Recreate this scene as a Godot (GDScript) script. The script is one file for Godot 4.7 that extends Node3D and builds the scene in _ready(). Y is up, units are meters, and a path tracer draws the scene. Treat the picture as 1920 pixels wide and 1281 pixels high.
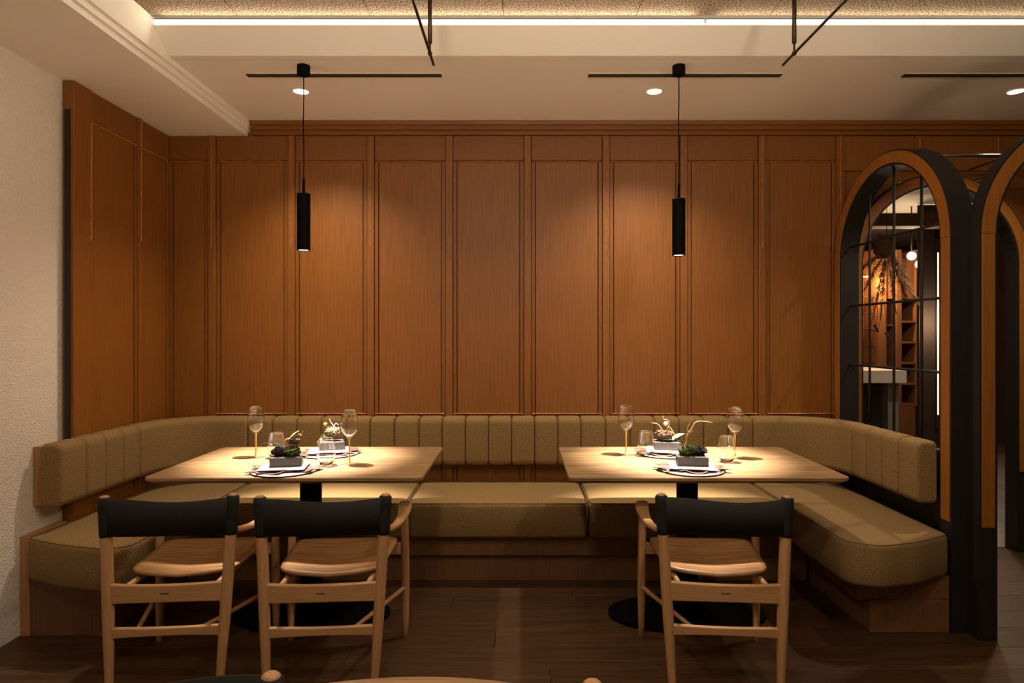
extends Node3D

# ---------------------------------------------------------------- settings
const EYE := Vector3(0, 1.34, 3.93)
const CEIL := 2.662
const SOFFIT := 2.585
const ACOUSTIC := 2.783
const WARM := Color(1.0, 0.91, 0.79)
const PENDANT_WHITE := Color(1.0, 0.955, 0.89)
const EXPOSURE := 2.4

var M := {}
var tex := {}
var cache := {}
var used := {}
var rng := RandomNumberGenerator.new()

# ---------------------------------------------------------------- naming
func numbered(called: String) -> String:
	if not used.has(called):
		used[called] = 0
		return called
	used[called] += 1
	return "%s_%03d" % [called, used[called]]

func tag(o: Node, label := "", category := "", group := "", kind := "") -> Node:
	if label != "": o.set_meta("label", label)
	if category != "": o.set_meta("category", category)
	if group != "": o.set_meta("group", group)
	if kind != "": o.set_meta("kind", kind)
	return o

func thing(called: String, label: String, category: String, at := Vector3.ZERO, turn := 0.0, group := "") -> Node3D:
	var o := Node3D.new()
	o.name = numbered(called)
	add_child(o)
	o.position = at
	o.rotation.y = turn
	tag(o, label, category, group)
	return o

func put(called: String, mesh: Mesh, mat: Material, parent: Node = null, at := Vector3.ZERO, turn := Vector3.ZERO) -> MeshInstance3D:
	var o := MeshInstance3D.new()
	o.mesh = mesh
	o.material_override = mat
	if parent == null:
		o.name = numbered(called)
		add_child(o)
	else:
		o.name = called
		parent.add_child(o, true)
	o.position = at
	o.rotation = turn
	return o

func struct(called: String, mesh: Mesh, mat: Material, at := Vector3.ZERO, label := "", category := "") -> MeshInstance3D:
	var o := put(called, mesh, mat, null, at)
	tag(o, label, category, "", "structure")
	return o

func copy_of(o: Node3D, at: Vector3, turn: float, label := "") -> Node3D:
	var base: String = o.name
	var c := o.duplicate() as Node3D
	c.name = numbered(base)
	add_child(c)
	c.position = at
	c.rotation.y = turn
	if label != "": c.set_meta("label", label)
	return c

# ---------------------------------------------------------------- mesh helpers
func solid(tris: PackedVector3Array, groups: PackedInt32Array) -> ArrayMesh:
	# tris: triples; groups: smooth group for each triangle; turned so that front faces run clockwise
	var vol := 0.0
	var n := tris.size() / 3
	for i in n:
		vol += tris[3 * i].dot(tris[3 * i + 1].cross(tris[3 * i + 2]))
	var st := SurfaceTool.new()
	st.begin(Mesh.PRIMITIVE_TRIANGLES)
	for i in n:
		var a := tris[3 * i]
		var b := tris[3 * i + 1]
		var c := tris[3 * i + 2]
		if (b - a).cross(c - a).length_squared() < 1e-18: continue
		st.set_smooth_group(groups[i] if groups[i] >= 0 else 4294967295)
		st.add_vertex(a)
		st.add_vertex(c if vol > 0.0 else b)
		st.add_vertex(b if vol > 0.0 else c)
	st.generate_normals()
	return st.commit()

func loft(rings: Array, cap0 := true, cap1 := true, sharp: Array = [], closed := true) -> ArrayMesh:
	# rings of equal point counts; sharp: strips whose borders are hard edges (each strip given takes its own smooth group)
	var t := PackedVector3Array()
	var g := PackedInt32Array()
	var group := 1
	var count: int = rings[0].size()
	for k in rings.size() - 1:
		if sharp.has(k): group += 1
		var A: PackedVector3Array = rings[k]
		var B: PackedVector3Array = rings[k + 1]
		for i in (count if closed else count - 1):
			var j := (i + 1) % count
			t.append_array([A[i], A[j], B[j], A[i], B[j], B[i]])
			g.append_array([group, group])
	for e in 2:
		if (e == 0 and not cap0) or (e == 1 and not cap1): continue
		var R: PackedVector3Array = rings[0] if e == 0 else rings[rings.size() - 1]
		var c := Vector3.ZERO
		for p in R: c += p
		c /= count
		for i in count:
			var j := (i + 1) % count
			if e == 0: t.append_array([c, R[j], R[i]])
			else: t.append_array([c, R[i], R[j]])
			g.append(100 + e)
	return solid(t, g)

func rbox(size: Vector3, r := 0.003, seg := 2) -> ArrayMesh:
	var key := "rb%s_%s_%s" % [size, r, seg]
	if cache.has(key): return cache[key]
	r = minf(r, minf(size.x, minf(size.y, size.z)) * 0.49)
	var h := size * 0.5 - Vector3.ONE * r
	var rows := []
	for s in [1, -1]:
		for i in seg + 1:
			var th := (PI / 2 * i / seg) if s == 1 else (PI / 2 + PI / 2 * i / seg)
			var row := []
			for q in 4:
				for j in seg + 1:
					var ph := PI / 2 * q + PI / 2 * j / seg
					var d := Vector3(sin(th) * cos(ph), cos(th), sin(th) * sin(ph))
					var sx := 1.0 if q == 0 or q == 3 else -1.0
					var sz := 1.0 if q < 2 else -1.0
					row.append([Vector3(sx * h.x, s * h.y, sz * h.z) + d * r, d])
			rows.append(row)
	var st := SurfaceTool.new()
	st.begin(Mesh.PRIMITIVE_TRIANGLES)
	var n: int = rows[0].size()
	var emit := func(a, b, c):
		var nn: Vector3 = (b[0] - a[0]).cross(c[0] - a[0])
		if nn.length_squared() < 1e-20: return
		var out: Vector3 = a[1] + b[1] + c[1]
		var order = [a, c, b] if nn.dot(out) > 0.0 else [a, b, c]
		for v in order:
			st.set_normal(v[1])
			st.add_vertex(v[0])
	for k in rows.size() - 1:
		for i in n:
			var j := (i + 1) % n
			emit.call(rows[k][i], rows[k][j], rows[k + 1][j])
			emit.call(rows[k][i], rows[k + 1][j], rows[k + 1][i])
	for e in [0, rows.size() - 1]:
		var c = [0, seg + 1, 2 * (seg + 1), 3 * (seg + 1)]
		emit.call(rows[e][c[0]], rows[e][c[1]], rows[e][c[2]])
		emit.call(rows[e][c[0]], rows[e][c[2]], rows[e][c[3]])
	var m := st.commit()
	cache[key] = m
	return m

func box_at(a: Vector3, b: Vector3, called: String, mat: Material, parent: Node = null, r := 0.003) -> MeshInstance3D:
	# a box between two corners
	return put(called, rbox((b - a).abs(), r), mat, parent, (a + b) * 0.5)

func lathe(profile: Array, n := 32, sharp: Array = []) -> ArrayMesh:
	# profile of Vector2(radius, y); open or closed on the axis
	var rings := []
	for p in profile:
		var ring := PackedVector3Array()
		for i in n:
			var a := TAU * i / n
			ring.append(Vector3(p.x * cos(a), p.y, p.x * sin(a)))
		rings.append(ring)
	return loft(rings, false, false, sharp)

func tube(path: PackedVector3Array, radii: Array, n := 10, squash := 1.0, up := Vector3.UP) -> ArrayMesh:
	# radii: one for each point; squash flattens the section along "up"
	var rings := []
	var count := path.size()
	var side := Vector3.ZERO
	for k in count:
		var d := (path[mini(k + 1, count - 1)] - path[maxi(k - 1, 0)]).normalized()
		if k == 0:
			side = d.cross(up)
			if side.length() < 0.01: side = d.cross(Vector3.RIGHT)
		side = (side - d * side.dot(d)).normalized()
		var top := side.cross(d).normalized()
		var ring := PackedVector3Array()
		var r: float = radii[k] if k < radii.size() else radii[radii.size() - 1]
		for i in n:
			var a := TAU * i / n
			ring.append(path[k] + side * cos(a) * r + top * sin(a) * r * squash)
		rings.append(ring)
	# softly closed ends
	for e in 2:
		var k := 0 if e == 0 else rings.size() - 1
		var c := path[0] if e == 0 else path[count - 1]
		var d := ((path[0] - path[1]) if e == 0 else (path[count - 1] - path[count - 2])).normalized()
		var r: float = radii[0] if e == 0 else radii[mini(count - 1, radii.size() - 1)]
		var small := PackedVector3Array()
		for p in rings[k]: small.append(c + (p - c) * 0.72 + d * r * 0.22)
		if e == 0: rings.insert(0, small)
		else: rings.append(small)
	return loft(rings)

func bar(a: Vector3, b: Vector3, r: float, n := 10, r2 := -1.0) -> ArrayMesh:
	var path := PackedVector3Array([a, a.lerp(b, 0.5), b])
	var e := r if r2 < 0.0 else r2
	return tube(path, [r, (r + e) * 0.5, e], n)

func outline(pts: Array, radii: Array, seg := 6) -> PackedVector2Array:
	# polygon with rounded corners and a support point next to each arc
	var out := PackedVector2Array()
	var n := pts.size()
	for i in n:
		var p: Vector2 = pts[i]
		var a: Vector2 = (pts[(i + n - 1) % n] - p)
		var b: Vector2 = (pts[(i + 1) % n] - p)
		var r: float = radii[i % radii.size()]
		if r <= 0.0005:
			out.append(p)
			continue
		var la := a.length()
		var lb := b.length()
		a = a / la
		b = b / lb
		var half := acos(clampf(a.dot(b), -1, 1)) * 0.5
		var cut := minf(r / tan(half), minf(la, lb) * 0.48)
		var rr := cut * tan(half)
		var c := p + (a + b).normalized() * (rr / sin(half))
		var s := p + a * cut - c
		var e := p + b * cut - c
		out.append(p + a * minf(cut * 1.12, la * 0.5))
		for k in seg + 1:
			out.append(c + s.rotated(s.angle_to(e) * k / seg))
		out.append(p + b * minf(cut * 1.12, lb * 0.5))
	return out

func ring_xz(o: PackedVector2Array, y: float, inset := 0.0) -> PackedVector3Array:
	var q := PackedVector3Array()
	var n := o.size()
	var area := 0.0
	for i in n: area += o[i].cross(o[(i + 1) % n])
	var s := 1.0 if area > 0 else -1.0
	for i in n:
		var t1 := (o[i] - o[(i + n - 1) % n]).normalized()
		var t2 := (o[(i + 1) % n] - o[i]).normalized()
		var t := (t1 + t2).normalized()
		var nn := Vector2(-t.y, t.x) * s
		var k := inset / maxf(nn.dot(Vector2(-t2.y, t2.x) * s), 0.4)
		var p := o[i] + nn * k
		q.append(Vector3(p.x, y, p.y))
	return q

func extrude(poly: PackedVector2Array, depth: float) -> ArrayMesh:
	# a flat outline in x and y given thickness along z, from 0 to -depth
	var idx := Geometry2D.triangulate_polygon(poly)
	var t := PackedVector3Array()
	var g := PackedInt32Array()
	for k in idx.size() / 3:
		var a := poly[idx[3 * k]]
		var b := poly[idx[3 * k + 1]]
		var c := poly[idx[3 * k + 2]]
		t.append_array([Vector3(a.x, a.y, 0), Vector3(b.x, b.y, 0), Vector3(c.x, c.y, 0)])
		t.append_array([Vector3(c.x, c.y, -depth), Vector3(b.x, b.y, -depth), Vector3(a.x, a.y, -depth)])
		g.append_array([-1, -1])
	var area := 0.0
	var n := poly.size()
	for i in n: area += poly[i].cross(poly[(i + 1) % n])
	var tri_area := 0.0
	if idx.size() > 2: tri_area = (poly[idx[1]] - poly[idx[0]]).cross(poly[idx[2]] - poly[idx[0]])
	for i in n:
		var a := poly[i]
		var b := poly[(i + 1) % n]
		var q := [Vector3(a.x, a.y, 0), Vector3(b.x, b.y, 0), Vector3(b.x, b.y, -depth), Vector3(a.x, a.y, -depth)]
		if area * tri_area > 0: t.append_array([q[0], q[2], q[1], q[0], q[3], q[2]])
		else: t.append_array([q[0], q[1], q[2], q[0], q[2], q[3]])
		g.append_array([-1, -1])
	return solid(t, g)

func join(parts: Array) -> ArrayMesh:
	# [mesh, Transform3D] pairs of one part
	var st := SurfaceTool.new()
	for p in parts: st.append_from(p[0], 0, p[1])
	return st.commit()

func blob(r: Vector3, seed_: int, rough := 0.3, freq := 3.0, n := 14) -> ArrayMesh:
	var f := FastNoiseLite.new()
	f.seed = seed_
	f.frequency = freq
	var rings := []
	for k in range(1, n):
		var th := PI * k / n
		var ring := PackedVector3Array()
		for i in n * 2:
			var ph := PI * i / n
			var d := Vector3(sin(th) * cos(ph), cos(th), sin(th) * sin(ph))
			ring.append(d * r * (1.0 + rough * f.get_noise_3dv(d)))
		rings.append(ring)
	return loft(rings)

# ---------------------------------------------------------------- textures and materials
func noise_image(seed_: int, freq: float, low: float, high: float, side := 512, oct := 4, power := 1.0) -> ImageTexture:
	var f := FastNoiseLite.new()
	f.seed = seed_
	f.noise_type = FastNoiseLite.TYPE_SIMPLEX_SMOOTH
	f.frequency = freq
	f.fractal_octaves = oct
	var im := f.get_seamless_image(side, side)
	im.convert(Image.FORMAT_L8)
	var d := im.get_data()
	for i in d.size():
		d[i] = int(255.0 * lerpf(low, high, pow(d[i] / 255.0, power)))
	return ImageTexture.create_from_image(Image.create_from_data(side, side, false, Image.FORMAT_L8, d))

func plain(c: Color, rough := 0.6, metal := 0.0, spec := 0.5) -> StandardMaterial3D:
	var m := StandardMaterial3D.new()
	m.albedo_color = c
	m.roughness = rough
	m.metallic = metal
	m.metallic_specular = spec
	return m

func patterned(c: Color, rough: float, t: Texture2D, scale: Vector3, world := true, bump := 0.0, bump_tex: Texture2D = null) -> StandardMaterial3D:
	var m := plain(c, rough)
	m.albedo_texture = t
	m.uv1_triplanar = true
	m.uv1_world_triplanar = world
	m.uv1_scale = scale
	if bump > 0.0:
		m.heightmap_enabled = true
		m.heightmap_texture = bump_tex if bump_tex else t
		m.heightmap_scale = bump
	return m

func grain(axis: String) -> Vector3:
	return {"x": Vector3(0.11, 4, 4), "y": Vector3(4, 0.11, 4), "z": Vector3(4, 4, 0.11)}[axis]

func glow(c: Color, e: float) -> StandardMaterial3D:
	var m := plain(c, 0.5)
	m.emission_enabled = true
	m.emission = c
	m.emission_energy_multiplier = e
	return m

func make_materials():
	tex.wood = noise_image(11, 0.05, 0.80, 1.0)
	tex.wood_strong = noise_image(12, 0.03, 0.62, 1.0)
	tex.speckle = noise_image(13, 0.22, 0.25, 1.0, 512, 3, 0.9)
	tex.weave = noise_image(14, 0.3, 0.40, 1.0, 512, 2)
	tex.plaster = noise_image(15, 0.05, 0.0, 1.0, 512, 4)
	tex.patch = noise_image(16, 0.012, 0.86, 1.0, 512, 3)
	tex.crumb = noise_image(17, 0.14, 0.05, 1.0, 512, 2, 0.75)
	var wall := Color(0.57, 0.345, 0.10)
	M.panel = patterned(wall, 0.5, tex.wood, grain("y"))
	M.panel_b = patterned(wall.darkened(0.05), 0.5, tex.wood, grain("y") * 1.13)
	M.panel_x = patterned(wall.darkened(0.04), 0.5, tex.wood, grain("x"))
	M.oak_x = patterned(Color(0.665, 0.525, 0.37), 0.45, tex.wood_strong, grain("x") * Vector3(1.2, 0.7, 0.7))
	M.oak_y = patterned(Color(0.76, 0.56, 0.37), 0.5, tex.wood, grain("y"))
	M.chair = patterned(Color(0.76, 0.58, 0.40), 0.45, tex.wood, grain("y") * 1.5, false)
	M.chair_x = patterned(Color(0.76, 0.58, 0.40), 0.45, tex.wood, grain("x") * 1.5, false)
	M.chair_seat = patterned(Color(0.78, 0.58, 0.385), 0.42, tex.wood_strong, Vector3(0.25, 3, 5), false)
	M.base_wood = patterned(Color(0.49, 0.335, 0.205), 0.55, tex.wood, grain("y"))
	M.floor = []
	for k in 4:
		M.floor.append(patterned(Color(0.39, 0.27, 0.165).darkened(0.05 * k), 0.45, tex.wood_strong, Vector3(0.13, 4, 3.6 + 0.4 * k)))
	M.floor_joint = plain(Color(0.20, 0.12, 0.07), 0.8)
	M.ceiling = plain(Color(0.95, 0.93, 0.89), 0.9, 0.0, 0.2)
	M.plaster = patterned(Color(0.89, 0.85, 0.81), 0.92, null, Vector3(3.2, 3.2, 3.2), true)
	M.plaster.heightmap_enabled = true
	M.plaster.heightmap_texture = tex.plaster
	M.plaster.heightmap_scale = 0.4
	M.acoustic = patterned(Color(0.95, 0.83, 0.68), 0.95, tex.crumb, Vector3(1.5, 1.5, 1.5), true, 0.5, tex.crumb)
	M.fabric = patterned(Color(0.73, 0.585, 0.37), 0.95, tex.weave, Vector3(1.1, 1.1, 1.1), true, 0.12, tex.weave)
	M.piping = patterned(Color(0.60, 0.48, 0.29), 0.95, tex.weave, Vector3(3.2, 3.2, 3.2))
	M.copper = patterned(Color(1.0, 0.70, 0.46), 0.5, tex.patch, Vector3(6, 6, 6), true, 0.9, tex.plaster)
	M.copper.metallic = 1.0
	M.black = plain(Color(0.035, 0.032, 0.03), 0.7, 0.0, 0.2)
	M.slot = plain(Color(0.24, 0.195, 0.16), 0.8)
	M.bronze = plain(Color(0.085, 0.066, 0.056), 0.6)
	M.rod = plain(Color(0.22, 0.165, 0.12), 0.4, 0.6)
	M.leather = patterned(Color(0.06, 0.048, 0.046), 0.8, tex.weave, Vector3(4, 4, 4), false, 0.03, tex.weave)
	M.arch_wood = patterned(Color(0.62, 0.385, 0.135), 0.5, tex.wood, grain("y"))
	var gl := plain(Color(0.9, 0.92, 0.92, 0.004), 0.06)
	gl.transparency = BaseMaterial3D.TRANSPARENCY_ALPHA
	M.glass = gl
	var th := plain(Color(1, 1, 1, 0.0), 0.0)
	th.refraction_enabled = true
	th.refraction_scale = 0.05
	M.thick_glass = th
	var am := plain(Color(0.90, 0.72, 0.40), 0.08)
	am.backlight_enabled = true
	am.backlight = Color(0.6, 0.42, 0.12)
	M.amber = am
	M.plate = plain(Color(0.88, 0.87, 0.86), 0.3)
	M.plate_rim = plain(Color(0.10, 0.09, 0.09), 0.4)
	M.card = plain(Color(0.90, 0.89, 0.90), 0.7)
	M.tan = patterned(Color(0.46, 0.26, 0.17), 0.6, tex.weave, Vector3(5, 5, 5), true, 0.05, tex.weave)
	M.cloth = patterned(Color(0.40, 0.365, 0.345), 0.9, tex.weave, Vector3(6, 6, 6), true, 0.06, tex.weave)
	M.bark = patterned(Color(0.24, 0.165, 0.125), 0.9, tex.speckle, Vector3(12, 12, 12), true, 0.4, tex.speckle)
	M.moss = patterned(Color(0.48, 0.54, 0.21), 0.95, tex.speckle, Vector3(14, 14, 14), true, 0.5, tex.speckle)
	M.dry = patterned(Color(0.66, 0.52, 0.40), 0.9, tex.speckle, Vector3(14, 14, 14), true, 0.4, tex.speckle)
	M.twig = plain(Color(0.70, 0.53, 0.36), 0.7)
	M.dark_twig = plain(Color(0.25, 0.18, 0.13), 0.8)
	M.leaf_green = plain(Color(0.45, 0.56, 0.36), 0.6)
	M.leaf_straw = plain(Color(0.82, 0.66, 0.36), 0.6)
	M.leaf_white = plain(Color(0.80, 0.76, 0.66), 0.6)
	M.yellow = patterned(Color(0.88, 0.76, 0.30), 0.9, tex.speckle, Vector3(20, 20, 20))
	M.pampas = plain(Color(0.76, 0.63, 0.50), 0.95)
	M.pampas_dark = plain(Color(0.50, 0.39, 0.29), 0.95)
	M.berry = plain(Color(0.25, 0.09, 0.06), 0.7)
	M.far_wood = patterned(Color(0.66, 0.45, 0.29), 0.5, tex.wood, grain("y"))
	M.far_dark = plain(Color(0.16, 0.11, 0.085), 0.8)
	M.far_wall = patterned(Color(0.47, 0.34, 0.25), 0.7, tex.wood, grain("y"))
	M.far_ceiling = plain(Color(0.72, 0.67, 0.61), 0.9)
	M.far_beam = patterned(Color(0.47, 0.34, 0.25), 0.7, tex.wood, grain("x"))
	M.far_floor = patterned(Color(0.50, 0.465, 0.44), 0.6, tex.patch, Vector3(1, 1, 1))
	M.far_panel = plain(Color(0.24, 0.19, 0.16), 0.9, 0.0, 0.2)
	M.counter = plain(Color(0.80, 0.75, 0.69), 0.4)
	M.terrazzo = patterned(Color(0.72, 0.70, 0.66), 0.5, tex.speckle, Vector3(9, 9, 9))

# ---------------------------------------------------------------- entry
func _ready():
	rng.seed = 4711
	# camera: the eye looks level at the back wall, lens shifted a little
	var cam := Camera3D.new()
	cam.name = "camera"
	add_child(cam)
	cam.position = EYE
	var near := 0.05
	cam.set_frustum(near * 1281.0 / 1180.0, Vector2(-15.0, -10.5) / 1180.0 * near, near, 60.0)
	cam.current = true
	var we := WorldEnvironment.new()
	we.name = "environment"
	var env := Environment.new()
	env.background_mode = Environment.BG_COLOR
	env.background_color = Color(0, 0, 0)
	env.tonemap_mode = Environment.TONE_MAPPER_LINEAR
	env.tonemap_exposure = EXPOSURE
	env.sdfgi_enabled = true
	env.ssao_enabled = true
	env.ssil_enabled = true
	we.environment = env
	add_child(we)
	make_materials()
	build_shell()
	build_back_panelling()
	build_left_panelling()
	build_ceiling_fittings()
	build_arches()
	build_bench()
	build_tables()
	build_chairs()
	build_pendants()
	build_chandelier()
	build_far_chandelier()
	build_settings()
	build_far_room()

# ---------------------------------------------------------------- lights
func omni(parent: Node, at: Vector3, e: float, c: Color, size: float) -> OmniLight3D:
	var l := OmniLight3D.new()
	l.name = "glow_light"
	l.light_energy = e
	l.light_color = c
	l.light_size = size
	l.omni_range = 14.0
	l.omni_attenuation = 2.0
	l.shadow_enabled = true
	parent.add_child(l, true)
	l.position = at
	return l

func spot(parent: Node, at: Vector3, e: float, c: Color, size: float, angle: float, blend: float) -> SpotLight3D:
	var l := SpotLight3D.new()
	l.name = "spot_light"
	l.light_energy = e
	l.light_color = c
	l.light_size = size
	l.spot_range = 14.0
	l.spot_attenuation = 2.0
	l.spot_angle = angle
	l.spot_angle_attenuation = blend
	l.shadow_enabled = true
	parent.add_child(l, true)
	l.position = at
	l.rotation.x = -PI / 2
	return l

# ---------------------------------------------------------------- room shell
func build_shell():
	# floor: planks on a dark base
	var fl := struct("floor", rbox(Vector3(6.9, 0.1, 6.9), 0.002), M.floor_joint, Vector3(1.18, -0.062, 3.4))
	tag(fl, "brown oak plank floor of the dining room", "floor")
	var row := 0
	var z := -0.04
	while z < 6.8:
		var x := -2.25 - fmod(row * 0.61, 1.45)
		var col := 0
		while x < 4.6:
			var x0 := maxf(x, -2.25)
			var x1 := minf(x + 1.45, 4.6)
			if x1 - x0 > 0.05:
				put("plank", rbox(Vector3(x1 - x0 - 0.0015, 0.014, 0.1785), 0.0012, 1), M.floor[(row * 3 + col * 5 + row * col) % 4], fl, Vector3((x0 + x1) * 0.5 - 1.18, 0.055, z + 0.09 - 3.4))
			x += 1.45
			col += 1
		z += 0.18
		row += 1
	# plaster wall on the left, walls behind the camera and to the right
	tag(struct("wall_left", rbox(Vector3(0.2, 2.9, 7.1), 0.004), M.plaster, Vector3(-2.33, 1.45, 3.35)), "rough plastered wall beside the bench end", "wall")
	tag(struct("wall_front", rbox(Vector3(7.1, 2.9, 0.2), 0.004), M.plaster, Vector3(1.18, 1.45, 6.9)), "plastered wall on the far side of the dining room", "wall")
	tag(struct("wall_right", rbox(Vector3(0.2, 2.9, 7.1), 0.004), M.far_wall, Vector3(4.7, 1.45, 3.35)), "brown wooden wall beyond the arched screens", "wall")
	# ceiling over the bench: flat board, slope up to the light slot, lower soffit on the left with three steps
	var flat := struct("ceiling", extrude(PackedVector2Array([Vector2(0.0, CEIL), Vector2(0.913, CEIL), Vector2(0.913, CEIL + 0.018), Vector2(0.920, CEIL + 0.018), Vector2(0.920, CEIL), Vector2(0.96, CEIL), Vector2(1.074, 2.745), Vector2(1.079, 2.747), Vector2(1.079, 2.757), Vector2(0.99, 2.757), Vector2(0.99, 2.95), Vector2(0.0, 2.95)]), 6.3), M.ceiling, Vector3(-1.668, 0, 0))
	flat.rotation.y = -PI / 2
	flat.position = Vector3(-1.661, 0, 0)
	tag(flat, "cream ceiling board over the bench, sloping up to the light slot", "ceiling")
	var steps := PackedVector2Array([Vector2(-2.25, SOFFIT), Vector2(-1.700, SOFFIT), Vector2(-1.700, SOFFIT + 0.026), Vector2(-1.681, SOFFIT + 0.026), Vector2(-1.681, SOFFIT + 0.052), Vector2(-1.662, SOFFIT + 0.052), Vector2(-1.662, 2.95), Vector2(-2.25, 2.95)])
	tag(struct("ceiling_soffit", extrude(steps, 6.8), M.ceiling, Vector3(0, 0, 6.8)), "lower cream soffit with stepped edge along the plaster wall", "ceiling")
	# acoustic ceiling: tiles under a slab
	var slab := struct("ceiling_acoustic", rbox(Vector3(6.3, 0.1, 5.8), 0.002), M.ceiling, Vector3(1.485, ACOUSTIC + 0.082, 3.9))
	tag(slab, "speckled wood-wool acoustic ceiling in front of the light slot", "ceiling")
	var k := 0
	for i in range(-3, 8):
		var x0 := maxf(-0.075 + 0.6 * i, -1.66)
		var x1 := minf(-0.075 + 0.6 * (i + 1), 4.6)
		if x1 - x0 < 0.03: continue
		for j in 5:
			var z0 := 1.092 + j * 1.2
			var z1 := minf(z0 + 1.2, 6.8)
			if z1 - z0 < 0.05: continue
			put("ceiling_tile", rbox(Vector3(x1 - x0 - 0.002, 0.03, z1 - z0 - 0.002), 0.0025, 1), M.acoustic, slab, Vector3((x0 + x1) * 0.5, ACOUSTIC + 0.016, (z0 + z1) * 0.5) - slab.position)
			k += 1

const BATTENS := [-1.912, -1.420, -0.927, -0.440, 0.047, 0.534, 1.017, 1.503, 1.986]

func bay(parent: Node, o: Vector3, ax: Vector3, w: float, top: float, out: Vector3, copper := true, left_copper := true, base := 0.0):
	# one bay of panelling from o along ax, w wide: frieze, panel, two stiles, copper lines; out faces the room
	var turn := Vector3(0, atan2(out.x, out.z), 0)
	var mid := o + ax * w * 0.5
	var rail := 2.428
	var fr := top - rail - 0.006
	put("frieze_panel", rbox(Vector3(w - 0.006, fr, 0.018), 0.002), M.panel_b, parent, mid + Vector3(0, rail + 0.006 + fr * 0.5, 0) + out * 0.009, turn)
	if copper:
		put("copper_strip", wavy(w - 0.012), M.copper, parent, mid + Vector3(0, rail, 0) + out * 0.012, turn)
	var st_w := 0.022
	var h := rail - 0.006 - base
	for s in [-1, 1]:
		put("stile", rbox(Vector3(st_w, h, 0.020), 0.002), M.panel_b, parent, mid + ax * s * (w * 0.5 - st_w * 0.5 - 0.002) + Vector3(0, base + h * 0.5, 0) + out * 0.010, turn)
	var pw := w - 2 * st_w - 0.014
	put("panel", rbox(Vector3(pw, h, 0.014), 0.002), M.panel, parent, mid + Vector3(0, base + h * 0.5, 0) + out * 0.007, turn)

func wavy(w: float) -> ArrayMesh:
	# thin hand-hammered copper strip lying along x
	var key := "wavy%.3f" % w
	if cache.has(key): return cache[key]
	var r := RandomNumberGenerator.new()
	r.seed = int(w * 1000)
	var rings := []
	var n := 40
	for i in n + 1:
		var x := -w * 0.5 + w * i / n
		var a := r.randf_range(-0.0009, 0.0009)
		var d := 0.006 + r.randf_range(-0.0012, 0.0012)
		rings.append(PackedVector3Array([Vector3(x, 0.003 + a, -0.006), Vector3(x, 0.003 + a, d - 0.002), Vector3(x, 0.001 + a, d), Vector3(x, -0.002 + a, d), Vector3(x, -0.004 + a, d - 0.002), Vector3(x, -0.004 + a, -0.006)]))
	var m := loft(rings)
	cache[key] = m
	return m

func batten(parent: Node, at: Vector3, out: Vector3, top: float, w := 0.044, base := 0.0, copper := true):
	var turn := Vector3(0, atan2(out.x, out.z), 0)
	var ax := out.cross(Vector3.UP)
	put("batten", rbox(Vector3(w, top - base, 0.03), 0.003), M.panel, parent, at + Vector3(0, (top + base) * 0.5, 0) + out * 0.014, turn)
	if copper:
		put("copper_strip", wavy(top - 1.885), M.copper, parent, at + Vector3(0, (top + 1.885) * 0.5, 0) + out * 0.026, Vector3(0, turn.y, PI / 2)).scale = Vector3(1, 0.55, 1)

# ---------------------------------------------------------------- back wall
func arch_poly(cx: float, r: float, spring: float, base: float, n := 36) -> PackedVector2Array:
	var o := PackedVector2Array()
	if base < spring - 0.001: o.append(Vector2(cx - r, base))
	for i in n + 1:
		var a := PI - PI * i / n
		o.append(Vector2(cx + r * cos(a), spring + r * sin(a)))
	if base < spring - 0.001: o.append(Vector2(cx + r, base))
	return o

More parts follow.
